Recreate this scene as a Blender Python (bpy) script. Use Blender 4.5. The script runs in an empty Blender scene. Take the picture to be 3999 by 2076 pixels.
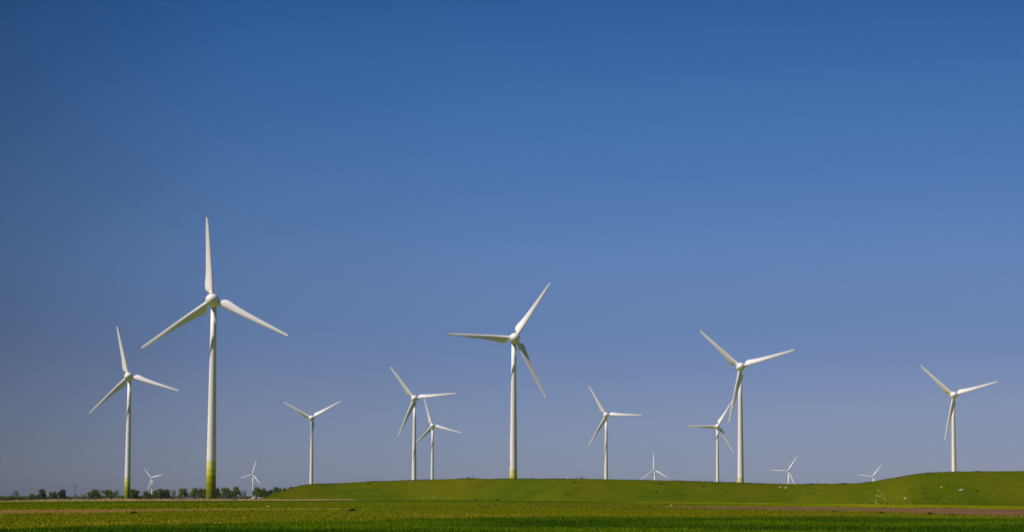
import bpy, bmesh, math, random
import numpy as np
from mathutils import Vector, Matrix
R = math.radians
random.seed(7)
rng = np.random.default_rng(7)
S = bpy.context.scene
COL = S.collection

# ------------------------------------------------------------------ camera
F = 9270.0; CX, CY = 1999.5, 1038.0; H0 = 1.3
PITCH = math.atan((1945.0 - CY) / F); ROLL = 0.003
cam_d = bpy.data.cameras.new('camera'); cam = bpy.data.objects.new('camera', cam_d); COL.objects.link(cam)
CM = Matrix.Rotation(R(90) + PITCH, 3, 'X') @ Matrix.Rotation(ROLL, 3, 'Z')
cam.matrix_world = Matrix.Translation((0, 0, H0)) @ CM.to_4x4()
cam_d.sensor_width = 36; cam_d.lens = 36 * F / 3999.0
cam_d.clip_start = 0.5; cam_d.clip_end = 200000
S.camera = cam

# ------------------------------------------------------------------ sky, sun, exposure
SUN_EL, SUN_AZ = R(52), R(-112)          # azimuth clockwise from +Y (the view direction)
w = bpy.data.worlds.new('World'); S.world = w; w.use_nodes = True
nt = w.node_tree; nt.nodes.clear()
sky = nt.nodes.new('ShaderNodeTexSky'); sky.sky_type = 'NISHITA'; sky.sun_disc = False
sky.sun_elevation = SUN_EL; sky.sun_rotation = SUN_AZ % (2 * math.pi)
sky.air_density = 1.0; sky.dust_density = 0.6; sky.ozone_density = 2.0; sky.altitude = 0
bg = nt.nodes.new('ShaderNodeBackground'); bg.inputs[1].default_value = 0.102
out = nt.nodes.new('ShaderNodeOutputWorld')
# deep-blue spring sky, polariser-like grading: dimmed above and right of view to cut fill on shaded sides, paler and greyer towards the horizon
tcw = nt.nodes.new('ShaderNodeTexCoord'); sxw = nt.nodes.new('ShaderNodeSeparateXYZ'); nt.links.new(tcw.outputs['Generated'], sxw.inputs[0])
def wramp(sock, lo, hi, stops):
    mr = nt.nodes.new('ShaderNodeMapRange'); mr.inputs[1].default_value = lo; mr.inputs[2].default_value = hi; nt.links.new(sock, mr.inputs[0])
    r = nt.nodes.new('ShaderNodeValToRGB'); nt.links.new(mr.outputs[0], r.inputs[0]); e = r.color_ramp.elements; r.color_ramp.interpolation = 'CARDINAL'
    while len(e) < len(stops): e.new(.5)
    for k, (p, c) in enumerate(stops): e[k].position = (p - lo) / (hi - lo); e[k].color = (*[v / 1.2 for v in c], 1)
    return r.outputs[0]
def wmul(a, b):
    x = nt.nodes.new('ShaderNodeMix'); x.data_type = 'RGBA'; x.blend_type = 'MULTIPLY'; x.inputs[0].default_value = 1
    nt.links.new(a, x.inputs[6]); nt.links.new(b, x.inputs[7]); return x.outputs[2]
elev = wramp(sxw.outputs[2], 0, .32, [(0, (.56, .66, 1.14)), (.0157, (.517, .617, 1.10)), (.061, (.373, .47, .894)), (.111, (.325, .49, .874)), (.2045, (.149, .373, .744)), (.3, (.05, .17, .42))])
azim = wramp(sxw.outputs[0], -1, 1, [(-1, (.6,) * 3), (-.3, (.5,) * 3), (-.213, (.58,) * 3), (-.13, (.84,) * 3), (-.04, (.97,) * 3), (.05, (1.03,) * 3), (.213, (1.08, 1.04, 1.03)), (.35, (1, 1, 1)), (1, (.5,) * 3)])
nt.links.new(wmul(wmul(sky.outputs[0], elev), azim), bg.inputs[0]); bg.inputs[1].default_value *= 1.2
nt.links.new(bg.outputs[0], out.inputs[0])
sd = bpy.data.lights.new('sun', 'SUN'); sd.energy = 5.0; sd.angle = R(0.5); sd.color = (1, 0.93, 0.87)
so = bpy.data.objects.new('sun', sd); COL.objects.link(so)
SV = Vector((math.sin(SUN_AZ) * math.cos(SUN_EL), math.cos(SUN_AZ) * math.cos(SUN_EL), math.sin(SUN_EL)))
so.rotation_euler = SV.to_track_quat('Z', 'Y').to_euler()
S.view_settings.view_transform = 'Standard'; S.view_settings.look = 'None'
S.view_settings.exposure = 0.0; S.view_settings.gamma = 1.0

# ------------------------------------------------------------------ projection and terrain
def ray(px, py):
    return CM @ Vector(((px - CX) / F, -(py - CY) / F, -1.0))
def at(px, py, Y):
    d = ray(px, py); t = Y / d.y
    return Vector((d.x * t, Y, H0 + d.z * t))
def yhor(px): return 1945.0 + ROLL * (px - CX)
Mi = np.array(CM.transposed())
def project(P):
    q = (P - np.array([0, 0, H0])) @ Mi.T
    return CX + F * q[:, 0] / -q[:, 2], CY - F * q[:, 1] / -q[:, 2]
def ss(x, a, b):
    t = np.clip((np.asarray(x, float) - a) / (b - a), 0, 1); return t * t * (3 - 2 * t)
ZX = np.array([-205, -90, -70, -20, 20, 52, 104, 140, 167, 195, 330]); ZZ = np.array([0, 0, .3, .55, .2, .12, -.2, -.66, -.95, -1.45, -2.2])
def terr(X, Y):
    q = CX + F * np.asarray(X, float) / np.maximum(np.asarray(Y, float), 1.0)      # the polder drops away behind the reed ditch
    s0 = np.interp(q, [-600, 0, 300, 812, 1000, 1300], [560, 625, 765, 992, 1018, 1018]); dp = np.interp(q, [-600, 0, 300, 700], [3.8, 3.2, 2.3, 1.7])
    return np.interp(X, ZX, ZZ) * ss(Y, 300, 960) - dp * ss((Y - s0) / 350.0, 0, 1)
def hit(px, py):                        # the ground point seen at a pixel of the photograph
    d = ray(px, py); lo = 40.0; Y = lo
    while Y < 3000:
        X = d.x / d.y * Y; z = H0 + d.z / d.y * Y
        if z <= float(terr(X, Y)): break
        Y *= 1.004
    return Vector((d.x / d.y * Y, Y, float(terr(d.x / d.y * Y, Y))))

# ------------------------------------------------------------------ materials
def new_mat(name):
    m = bpy.data.materials.new(name); m.use_nodes = True; t = m.node_tree
    return m, t, t.nodes['Principled BSDF']
def noise(t, scale, detail=4, vec=None, rough=.55):
    n = t.nodes.new('ShaderNodeTexNoise'); n.inputs['Scale'].default_value = scale; n.inputs['Detail'].default_value = detail
    n.inputs['Roughness'].default_value = rough
    if vec: t.links.new(vec, n.inputs['Vector'])
    return n
def ramp(t, fac, stops):
    r = t.nodes.new('ShaderNodeValToRGB'); t.links.new(fac, r.inputs[0]); e = r.color_ramp.elements
    while len(e) < len(stops): e.new(.5)
    for k, (p, c) in enumerate(stops): e[k].position = p; e[k].color = (*c, 1) if len(c) == 3 else c
    return r
def mul(t, a, b, fac=1.0, mode='MULTIPLY'):
    x = t.nodes.new('ShaderNodeMix'); x.data_type = 'RGBA'; x.blend_type = mode; x.inputs[0].default_value = fac
    t.links.new(a, x.inputs[6]); t.links.new(b, x.inputs[7]); return x.outputs[2]
def flat_mat(name, c, rough=.6, var=.12, scale=2.0, metal=0):
    m, t, b = new_mat(name); tc = t.nodes.new('ShaderNodeTexCoord')
    n = noise(t, scale, 4, tc.outputs['Object'])
    r = ramp(t, n.outputs[0], [(.3, tuple(v * (1 - var) for v in c)), (.7, tuple(min(1, v * (1 + var)) for v in c))])
    t.links.new(r.outputs[0], b.inputs['Base Color']); b.inputs['Roughness'].default_value = rough; b.inputs['Metallic'].default_value = metal
    return m
def leaf_mat(name, c=None, trans=.35):
    m = bpy.data.materials.new(name); m.use_nodes = True; t = m.node_tree; t.nodes.clear()
    o = t.nodes.new('ShaderNodeOutputMaterial'); d = t.nodes.new('ShaderNodeBsdfDiffuse'); tr = t.nodes.new('ShaderNodeBsdfTranslucent')
    mx = t.nodes.new('ShaderNodeMixShader'); mx.inputs[0].default_value = trans
    if c is None:
        a = t.nodes.new('ShaderNodeAttribute'); a.attribute_name = 'Col'; src = a.outputs['Color']
    else:
        tc = t.nodes.new('ShaderNodeTexCoord'); n = noise(t, .9, 3, tc.outputs['Object'])
        src = ramp(t, n.outputs[0], [(.3, tuple(v * .6 for v in c)), (.7, tuple(v * 1.35 for v in c))]).outputs[0]
    t.links.new(src, d.inputs[0]); t.links.new(src, tr.inputs[0])
    t.links.new(d.outputs[0], mx.inputs[1]); t.links.new(tr.outputs[0], mx.inputs[2]); t.links.new(mx.outputs[0], o.inputs[0])
    return m

# white turbine paint: faint weather streaks
def paint_mat(name, bands=False):
    m, t, b = new_mat(name); tc = t.nodes.new('ShaderNodeTexCoord')
    mp = t.nodes.new('ShaderNodeMapping'); mp.inputs['Scale'].default_value = (1.2, 1.2, .08)
    t.links.new(tc.outputs['Object'], mp.inputs[0]); n = noise(t, 1.0, 5, mp.outputs[0])
    base = ramp(t, n.outputs[0], [(.3, (.78, .72, .705)), (.65, (.87, .81, .795))]).outputs[0]
    if bands:
        sx = t.nodes.new('ShaderNodeSeparateXYZ'); t.links.new(tc.outputs['Object'], sx.inputs[0])
        mr = t.nodes.new('ShaderNodeMapRange'); mr.inputs[2].default_value = 25.0; t.links.new(sx.outputs[2], mr.inputs[0])
        g = [(.0, (.15, .165, .001)), (.19, (.23, .24, .001)), (.31, (.36, .345, .001)), (.425, (.58, .53, .06)), (.534, (.72, .655, .22)), (.662, (.85, .785, .765))]
        r = ramp(t, mr.outputs[0], g); r.color_ramp.interpolation = 'CONSTANT'
        base = mul(t, r.outputs[0], ramp(t, n.outputs[0], [(.3, (.9, .89, .88)), (.65, (1, 1, 1))]).outputs[0])
    t.links.new(base, b.inputs['Base Color']); b.inputs['Roughness'].default_value = .5; b.inputs['Specular IOR Level'].default_value = .25
    return m
M = {}
M['paint'] = paint_mat('white_paint'); M['tower'] = paint_mat('tower_paint', True)
M['metal'] = flat_mat('tip_metal', (.22, .21, .21), .4, .1, 3, .5)
M['seal'] = flat_mat('dark_seal', (.18, .19, .18), .6)
M['bark'] = flat_mat('bark', (.09, .075, .055), .9, .3, 1.5)
M['steel'] = flat_mat('galvanised_steel', (.17, .18, .2), .6)
M['wire'] = flat_mat('aluminium_wire', (.12, .13, .15), .6)
M['blade_c'] = leaf_mat('plant_blades')
M['wool'] = flat_mat('wool', (.62, .55, .43), .9, .15, 8)
M['face'] = flat_mat('sheep_face', (.55, .5, .42), .8)
M['yellow'] = flat_mat('yellow_plastic', (.85, .62, .03), .4)
M['postw'] = flat_mat('pale_wood', (.45, .42, .15), .8)
M['black'] = flat_mat('dark_plastic', (.03, .04, .045), .5)
M['white'] = flat_mat('white_sheet', (.75, .74, .72), .5)
M['brick'] = flat_mat('brick', (.28, .13, .09), .85)
M['red'] = flat_mat('red_roof_tile', (.17, .045, .03), .7)
M['slate'] = flat_mat('dark_roof', (.06, .05, .065), .6)
M['glass'] = flat_mat('dark_glass', (.03, .04, .05), .1)
M['cream'] = flat_mat('cream_wall', (.45, .42, .36), .8); M['shed'] = flat_mat('weathered_sheet', (.30, .29, .29), .6)

# ------------------------------------------------------------------ object helpers
def tag(o, label=None, cat=None, group=None, kind=None):
    if label: o['label'] = label
    if cat: o['category'] = cat
    if group: o['group'] = group
    if kind: o['kind'] = kind
    return o
def empty(name, loc, rz=0):
    o = bpy.data.objects.new(name, None); COL.objects.link(o); o.location = loc; o.rotation_euler = (0, 0, rz); o.empty_display_size = .5
    return o
def mesh_obj(name, verts, faces, mat, parent=None, smooth=False, col=None):
    me = bpy.data.meshes.new(name); me.from_pydata([tuple(v) for v in verts], [], faces); me.update()
    if smooth: me.polygons.foreach_set('use_smooth', [True] * len(me.polygons))
    me.materials.append(mat); o = bpy.data.objects.new(name, me); COL.objects.link(o)
    if parent: o.parent = parent
    return o
def np_mesh(name, V, Fc, mat, col=None, parent=None, smooth=False):
    V = np.ascontiguousarray(V, dtype=np.float32); n, k = Fc.shape
    me = bpy.data.meshes.new(name); me.vertices.add(len(V)); me.vertices.foreach_set('co', V.ravel())
    me.loops.add(n * k); me.loops.foreach_set('vertex_index', np.ascontiguousarray(Fc, dtype=np.int32).ravel())
    me.polygons.add(n); me.polygons.foreach_set('loop_start', np.arange(n, dtype=np.int32) * k)
    try: me.polygons.foreach_set('loop_total', np.full(n, k, dtype=np.int32))
    except Exception: pass
    if smooth: me.polygons.foreach_set('use_smooth', np.ones(n, dtype=bool))
    if col is not None:
        a = me.color_attributes.new('Col', 'FLOAT_COLOR', 'POINT')
        a.data.foreach_set('color', np.concatenate([col, np.ones((len(col), 1))], 1).astype(np.float32).ravel())
    me.update(calc_edges=True); me.validate()
    me.materials.append(mat); o = bpy.data.objects.new(name, me); COL.objects.link(o)
    if parent: o.parent = parent
    return o
def copy_tree(o, parent=None):
    c = o.copy(); COL.objects.link(c)
    if parent: c.parent = parent
    for ch in list(o.children): copy_tree(ch, c)
    return c
class MB:
    def __init__(s): s.v = []; s.f = []
    def ring(s, c, r, axis='Z', n=12, sx=1, sy=1):
        i = len(s.v)
        for k in range(n):
            a = 2 * math.pi * k / n; s.v.append((c[0] + r * sx * math.cos(a), c[1] + r * sy * math.sin(a), c[2]))
        return i
    def rings(s, prof, n=12, c=(0, 0), cap=True):   # prof (r, z)
        idx = [s.ring((c[0], c[1], z), r, n=n) for r, z in prof]
        for a, b in zip(idx, idx[1:]):
            for k in range(n): s.f.append((a + k, a + (k + 1) % n, b + (k + 1) % n, b + k))
        if cap: s.f.append(tuple(idx[0] + k for k in range(n))[::-1]); s.f.append(tuple(idx[-1] + k for k in range(n)))
        return s
    def box(s, a, b):
        i = len(s.v); (x0, y0, z0), (x1, y1, z1) = a, b
        s.v += [(x0, y0, z0), (x1, y0, z0), (x1, y1, z0), (x0, y1, z0), (x0, y0, z1), (x1, y0, z1), (x1, y1, z1), (x0, y1, z1)]
        for f in ((3, 2, 1, 0), (4, 5, 6, 7), (0, 1, 5, 4), (1, 2, 6, 5), (2, 3, 7, 6), (3, 0, 4, 7)): s.f.append(tuple(i + k for k in f))
        return s
    def tube(s, p, q, r0, r1=None, n=5):
        p, q = Vector(p), Vector(q); r1 = r0 if r1 is None else r1; d = (q - p).normalized()
        u = d.orthogonal().normalized(); v = d.cross(u); i = len(s.v)
        for c, r in ((p, r0), (q, r1)):
            for k in range(n):
                a = 2 * math.pi * k / n; s.v.append(tuple(c + u * r * math.cos(a) + v * r * math.sin(a)))
        for k in range(n): s.f.append((i + k, i + (k + 1) % n, i + n + (k + 1) % n, i + n + k))
        s.f.append(tuple(i + k for k in range(n))[::-1]); s.f.append(tuple(i + n + k for k in range(n)))
        return s
    def build(s, name, mat, parent=None, smooth=False): return mesh_obj(name, s.v, s.f, mat, parent, smooth)

# ------------------------------------------------------------------ ground
yA = lambda x: np.interp(x, [-500, 0, 300, 600, 900, 1200, 1500, 1800, 2100, 2500, 2900, 3400, 3700, 3999, 4500], [2085, 2074, 2066, 2058, 2050, 2043, 2036, 2030, 2026, 2022, 2022, 2024, 2027, 2030, 2036])
yB = lambda x: np.interp(x, [-500, 0, 600, 1200, 1500, 2000, 2500, 3000, 3500, 3999, 4500], [2018, 2011, 2002, 1995, 1992, 1990, 1986, 1996, 2004, 2017, 2028])
def vnoise(X, Y, s, seed=0):             # smooth value noise
    x = X / s + 37.7 * seed; y = Y / s + 11.3 * seed
    i = np.floor(x).astype(np.int64); j = np.floor(y).astype(np.int64); fx = x - i; fy = y - j; fx = fx * fx * (3 - 2 * fx); fy = fy * fy * (3 - 2 * fy)
    def h(a, b):
        v = (a * 374761393 + b * 668265263 + seed * 1442695) & 0x7fffffff; v = ((v ^ (v >> 13)) * 1274126177) & 0x7fffffff
        return ((v ^ (v >> 16)) & 0xffff) / 65535.0
    return (h(i, j) * (1 - fx) + h(i + 1, j) * fx) * (1 - fy) + (h(i, j + 1) * (1 - fx) + h(i + 1, j + 1) * fx) * fy
C_CROP = np.array([.06, .11, .002]); C_WEED = np.array([.15, .185, .003]); C_MEAD = np.array([.165, .21, .003]); C_BARE = np.array([.20, .135, .035])
C_YEL = np.array([.30, .31, .006]); C_DARK = np.array([.045, .095, .005])
def ground_colour(X, Y):
    P = np.stack([X, Y, terr(X, Y)], 1); px, py = project(P)
    j = (vnoise(X, Y, 6, 1) - .5) * 3
    far = ss(py, yB(px) + 2 + j, yB(px) - 2 + j)[:, None] if False else (py < yB(px) + j)[:, None].astype(float)
    crop = (py > yA(px) + j)[:, None].astype(float)
    c = C_WEED[None] * (1 - far) * (1 - crop) + C_MEAD[None] * far + C_CROP[None] * crop
    # bare streaks through the weedy strip
    f = np.interp(px, [0, 600, 1200, 1800, 2400, 3000, 3999], [2049, 2040, 2014, 2011, 2011, 2012, 2012])
    f2 = np.interp(px, [0, 600, 1200, 1800, 2400, 3000, 3999], [2060, 2049, 2040, 2024, 2020, 2016, 2016])
    n = vnoise(X, Y, 3.5, 2) * .6 + vnoise(X, Y, 1.1, 3) * .4
    st = np.exp(-((py - f) / 5) ** 2) * ss(n, .45, .7) + .6 * np.exp(-((py - f2) / 6) ** 2) * ss(n, .5, .75)
    st = (np.clip(st, 0, 1) * (1 - far[:, 0]) * (1 - crop[:, 0]))[:, None]
    c = c * (1 - .8 * st) + C_BARE * .8 * st
    # worn, yellowish meadow in the middle of the far field
    k = ss(px, 1300, 1600) * (1 - ss(px, 2700, 3000)) * np.exp(-((py - np.interp(px, [1300, 2000, 2600], [1984, 1975, 1972])) / 5) ** 2) * ss(vnoise(X, Y, 25, 4), .2, .7)
    k = (k * far[:, 0])[:, None]; c = c * (1 - .6 * k) + np.array([.17, .13, .02]) * .6 * k
    # yellow flowering margin along the foot of the bank
    yt = np.interp(px, [2480, 3000, 3400, 3700, 3999, 4600], [1957, 1962, 1968, 1972, 1978, 1988]); yb_ = np.interp(px, [2480, 3000, 3400, 3700, 3999, 4600], [1963, 1970, 1979, 1981, 1987, 1998])
    k = ((py > yt) & (py < yb_) & (px > 2480)).astype(float)[:, None] * (.55 + .45 * ss(px, 3100, 3350))[:, None]
    c = c * (1 - k) + C_YEL * k
    # dark lush ditch side in front of the bank
    yd = np.interp(px, [0, 500, 1200, 1800, 2200, 2500], [1966, 1961, 1956, 1956, 1960, 1962])
    k = np.exp(-((py - yd) / 2.6) ** 2)[:, None] * (1 - ss(px, 2250, 2500))[:, None] * .85
    c = c * (1 - k) + C_DARK * k
    c = c * (.70 + .36 * vnoise(X, Y, 14, 5) + .26 * vnoise(X / 6, Y, 22, 51))[:, None]
    yn = ss(vnoise(X, Y, 45, 6), .3, .8)[:, None] * far
    return c * (1 - .35 * yn) + np.array([.16, .20, .006]) * .35 * yn
azs = np.concatenate([np.linspace(-math.pi, -.35, 40, endpoint=False), np.linspace(-.35, -.235, 12, endpoint=False), np.linspace(-.235, .235, 500, endpoint=False), np.linspace(.235, .35, 12, endpoint=False), np.linspace(.35, math.pi, 41)])
ds = np.concatenate([[.01], np.geomspace(5, 70, 14, endpoint=False), np.geomspace(70, 1400, 420, endpoint=False), np.geomspace(1400, 60000, 40)])
A, D = np.meshgrid(azs, ds); X = (np.sin(A) * D).ravel(); Y = (np.cos(A) * D).ravel()
Z = terr(X, Y); Z = Z - ((D.ravel() > 20000) * 0)
nA, nD = len(azs), len(ds); ii = np.arange(nD - 1)[:, None] * nA + np.arange(nA - 1)[None]; ii = ii.ravel()
FC = np.stack([ii, ii + 1, ii + nA + 1, ii + nA], 1)[:, ::-1]
gc = np.tile(C_MEAD * .8, (len(X), 1)); front = (Y > 30) & (np.abs(X / np.maximum(Y, 1)) < .35)
gc[front] = ground_colour(X[front], Y[front])
gm, t, b = new_mat('field_ground'); at_ = t.nodes.new('ShaderNodeAttribute'); at_.attribute_name = 'Col'
ge = t.nodes.new('ShaderNodeNewGeometry')
n1 = noise(t, .9, 6, ge.outputs['Position'], .7); n2 = noise(t, .07, 5, ge.outputs['Position'])
r1 = ramp(t, n1.outputs[0], [(.32, (.55, .6, .6)), (.68, (1.35, 1.3, 1.3))]); r2 = ramp(t, n2.outputs[0], [(.3, (.8, .85, .9)), (.7, (1.2, 1.1, 1.0))])
t.links.new(mul(t, mul(t, at_.outputs['Color'], r1.outputs[0]), r2.outputs[0]), b.inputs['Base Color']); b.inputs['Roughness'].default_value = 1; b.inputs['Specular IOR Level'].default_value = 0
tag(np_mesh('ground', np.stack([X, Y, Z], 1), FC, gm, gc, smooth=True), kind='structure')

# bare soil sheets lying on the field
def soil(name, pts_top, pts_bot, base, x0, x1, fade=None):
    xs = np.arange(x0, x1, 6.0); V = []; nr = 14
    yt = np.interp(xs, *zip(*pts_top)); yb = np.interp(xs, *zip(*pts_bot))
    for x, a, c in zip(xs, yt, yb):
        a += random.uniform(-.5, .5); c += random.uniform(-1, 1)
        p0, p1 = hit(x, a), hit(x, c)
        for k in range(nr):
            s = k / (nr - 1); X_ = p0.x * (1 - s) + p1.x * s; Y_ = p0.y * (1 - s) + p1.y * s
            V.append((X_, Y_, float(terr(X_, Y_)) + .012 + (.03 * random.random() if 0 < k < nr - 1 else 0)))
    fs = [(i * nr + k, i * nr + k + 1, (i + 1) * nr + k + 1, (i + 1) * nr + k) for i in range(len(xs) - 1) for k in range(nr - 1)]
    m, t, b = new_mat(name); ge = t.nodes.new('ShaderNodeNewGeometry'); n = noise(t, .8, 6, ge.outputs['Position'], .75); n2 = noise(t, .05, 4, ge.outputs['Position'])
    r = ramp(t, n.outputs[0], [(.3, tuple(v * .4 for v in base)), (.5, base), (.7, tuple(v * 1.55 for v in base))])
    r2 = ramp(t, n2.outputs[0], [(.35, (.75, .75, .8)), (.65, (1.1, 1.1, 1.1))])
    t.links.new(mul(t, r.outputs[0], r2.outputs[0]), b.inputs['Base Color']); b.inputs['Roughness'].default_value = 1; b.inputs['Specular IOR Level'].default_value = 0
    return tag(mesh_obj(name, V, fs, m), kind='structure')
soil('dirt_track', [(-500, 1994), (0, 1990.5), (300, 1988.5), (600, 1987), (900, 1984), (1200, 1983), (1350, 1982), (1420, 1984)],
     [(-500, 2016), (0, 2008), (300, 2003), (600, 1998), (900, 1992), (1200, 1990), (1350, 1988), (1420, 1985)], (.175, .10, .03), -500, 1420)
soil('ploughed_soil', [(2520, 1979), (2650, 1976), (3000, 1976.5), (3300, 1979), (3600, 1981), (3750, 1983), (3999, 1988), (4600, 1999)],
     [(2520, 1980), (2650, 1983), (2800, 1988), (3000, 1993), (3250, 1996), (3400, 1999), (3550, 2003), (3700, 2009), (3999, 2016), (4600, 2030)], (.14, .078, .036), 2520, 4600)

# ------------------------------------------------------------------ embankment
CR = [(985, 1953), (1008, 1952), (1020, 1946), (1066, 1924), (1136, 1905), (1180, 1893), (1200, 1889), (1217, 1887.5), (1290, 1888), (1400, 1881), (1500, 1877), (1610, 1873), (1690, 1870.5), (1760, 1868), (1800, 1865.5), (1850, 1864.5), (1910, 1867.5), (2000, 1867), (2180, 1867),
      (2300, 1868), (2400, 1870), (2550, 1872), (2650, 1875), (2800, 1879), (2900, 1882), (3000, 1886), (3050, 1887), (3150, 1887), (3200, 1886.5), (3245, 1887), (3290, 1885.5), (3350, 1886), (3400, 1879), (3430, 1874.5), (3500, 1862), (3550, 1854), (3600, 1847),
      (3660, 1841.5), (3720, 1840), (3800, 1838), (3999, 1837), (4300, 1837), (5600, 1840)]
crx, cry = zip(*CR)
def foot(px): return np.interp(px, [980, 1600, 2200, 3100, 3400, 3550, 5600], [1045, 1040, 985, 975, 940, 905, 900])
def wid(px): return np.interp(px, [980, 1100, 1300, 3200, 3500, 5600], [14, 26, 36, 34, 44, 48])
def emb_z(px, t_):                        # t_: 0 foot .. 1 crest .. plateau .. >2 back slope ; returns Y, X, z
    Yf = foot(px); Yc = Yf + wid(px); q = ray(px, np.interp(px, crx, cry)); zc = H0 + q.z / q.y * Yc
    if t_ <= 1: Y = Yf + (Yc - Yf) * t_
    elif t_ <= 2: Y = Yc + 30 * (t_ - 1)
    else: Y = Yc + 30 + 45 * (t_ - 2)
    d = ray(px, 1945); Xx = d.x / d.y * Y; zf = float(terr(d.x / d.y * Yf, Yf)) - .15
    zc = max(zc, zf + .02)
    s = (1 - (1 - t_) ** 1.45) if t_ <= 1 else (1 if t_ <= 2 else 1 - (t_ - 2) ** 1.2)
    return Xx, Y, zf + (zc - zf) * s
pxs = np.concatenate([np.arange(985, 1300, 5), np.arange(1300, 4100, 8), np.arange(4100, 5601, 50)]).astype(float)
tts = np.concatenate([np.linspace(0, 1, 46), np.linspace(1.1, 2, 6), np.linspace(2.1, 3, 10)])
V = np.array([emb_z(p, s) for s in tts for p in pxs])
amp = np.repeat(np.interp(tts, [0, .1, .85, 1, 3], [0, 1, 1, .5, .5]), len(pxs))
V[:, 2] += amp * (.6 * (vnoise(V[:, 0], V[:, 1], 26, 8) - .5) + .10 * (vnoise(V[:, 0], V[:, 1], 6, 9) - .5) + .03 * (vnoise(V[:, 0], V[:, 1], 1.5, 10) - .5)) * np.clip((V[:, 0] + 95) / 20, 0, 1)
nP = len(pxs); ii = (np.arange(len(tts) - 1)[:, None] * nP + np.arange(nP - 1)[None]).ravel()
FC = np.stack([ii, ii + 1, ii + nP + 1, ii + nP], 1)
em, t, b = new_mat('embankment_grass'); ge = t.nodes.new('ShaderNodeNewGeometry')
n1 = noise(t, .30, 7, ge.outputs['Position'], .75); n2 = noise(t, .03, 5, ge.outputs['Position']); n3 = noise(t, .11, 3, ge.outputs['Position'], .6)
r1 = ramp(t, n1.outputs[0], [(.3, (.050, .068, .001)), (.45, (.074, .088, .001)), (.6, (.086, .100, .001)), (.75, (.114, .122, .002))])
r3 = ramp(t, n3.outputs[0], [(.27, (.50, .66, .9)), (.36, (.9, .96, 1)), (.6, (1.03, 1.02, 1))]); r2 = ramp(t, n2.outputs[0], [(.32, (.72, .92, 1)), (.5, (1, 1, 1)), (.68, (1.2, 1.04, .9))])
t.links.new(mul(t, mul(t, r1.outputs[0], r3.outputs[0]), r2.outputs[0]), b.inputs['Base Color']); b.inputs['Roughness'].default_value = 1; b.inputs['Specular IOR Level'].default_value = 0
EMB = np_mesh('embankment', V, FC, em, smooth=True); tag(EMB, kind='structure')
bpy.context.view_layer.update()
from mathutils.bvhtree import BVHTree
BV = BVHTree.FromPolygons([tuple(v) for v in V], [tuple(f) for f in FC])
def emb_hit(px, py):
    h = BV.ray_cast(Vector((0, 0, H0)), ray(px, py).normalized(), 5000)[0]
    if h is None:                         # on the crest
        x, y, z = emb_z(px, .97); h = BV.ray_cast(Vector((x, y, 100)), Vector((0, 0, -1)))[0]
    return h

# ------------------------------------------------------------------ grass-like stuff
def blades(P, h, wd, col, lean=.35):
    n = len(P); a = rng.uniform(0, 2 * math.pi, n); la = rng.uniform(0, 2 * math.pi, n); ln = h * lean * rng.random(n)
    dx = np.stack([np.cos(a), np.sin(a), np.zeros(n)], 1) * (wd / 2)[:, None]
    top = P + np.stack([np.cos(la) * ln, np.sin(la) * ln, h], 1)
    V = np.empty((n, 3, 3)); V[:, 0] = P - dx; V[:, 1] = P + dx; V[:, 2] = top
    return V.reshape(-1, 3), np.arange(3 * n).reshape(-1, 3), np.repeat(col, 3, 0)
def scatter(n, Y0, Y1, pad=.235, pw=1.0):
    u = rng.random(n); Yv = (Y0 ** pw + u * (Y1 ** pw - Y0 ** pw)) ** (1 / pw); Xv = rng.uniform(-pad, pad, n) * Yv
    return Xv, Yv
def jitter(c, n, v=.35, yv=.25):
    k = (1 + rng.uniform(-v, v, n))[:, None]; q = np.stack([1 + rng.uniform(-yv, yv * 1.6, n), np.ones(n), np.ones(n)], 1)
    return c * k * q
# near dark-green cereal crop
Xv, Yv = scatter(620000, 84, 200); P = np.stack([Xv, Yv, terr(Xv, Yv)], 1); px, py = project(P)
k = py > yA(px) + (vnoise(Xv, Yv, 4, 11) - .5) * 4; P = P[k]; n = len(P)
dens = vnoise(P[:, 0], P[:, 1], 3, 12) * .6 + vnoise(P[:, 0], P[:, 1], .8, 13) * .4
h = (.07 + .16 * rng.random(n)) * (.6 + .7 * dens); wdt = .02 + .03 * rng.random(n)
pt = ss(vnoise(P[:, 0], P[:, 1], 9, 31) * .6 + vnoise(P[:, 0], P[:, 1], 2.2, 32) * .4, .3, .7)[:, None]; c = jitter(np.array([.052, .125, .006]) * (1 - pt) + np.array([.135, .235, .005]) * pt, n, .7, .35)
V_, F_, C_ = blades(P, h, wdt, c); tag(np_mesh('crop_grass', V_, F_, M['blade_c'], C_), 'dark green blades of young cereal crop along the bottom edge', 'crop', kind='stuff')
# weedy strip
Xv, Yv = scatter(620000, 95, 330); P = np.stack([Xv, Yv, terr(Xv, Yv)], 1); px, py = project(P)
k = (py < yA(px) + (vnoise(Xv, Yv, 4, 11) - .5) * 4) & (py > yB(px) - 1)
gd = np.zeros(len(P)); P = P[k]; n = len(P)
gcol = ground_colour(P[:, 0], P[:, 1]); bare = (gcol[:, 0] > gcol[:, 1] * .85)
keep = ~bare | (rng.random(n) < .35); P = P[keep]; gcol = gcol[keep]; bare = bare[keep]; n = len(P)
c = jitter(np.array([.18, .225, .004]), n, .6, .35); yl = rng.random(n) < .09 + .36 * bare; c[yl] = jitter(np.array([.42, .34, .04]), int(yl.sum()), .3, .2)
V_, F_, C_ = blades(P, .05 + .09 * rng.random(n), .035 + .05 * rng.random(n), c, .9); tag(np_mesh('weed_cover', V_, F_, M['blade_c'], C_), 'yellow-green low weeds with dry patches behind the dark crop', 'weeds', kind='stuff')
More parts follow.
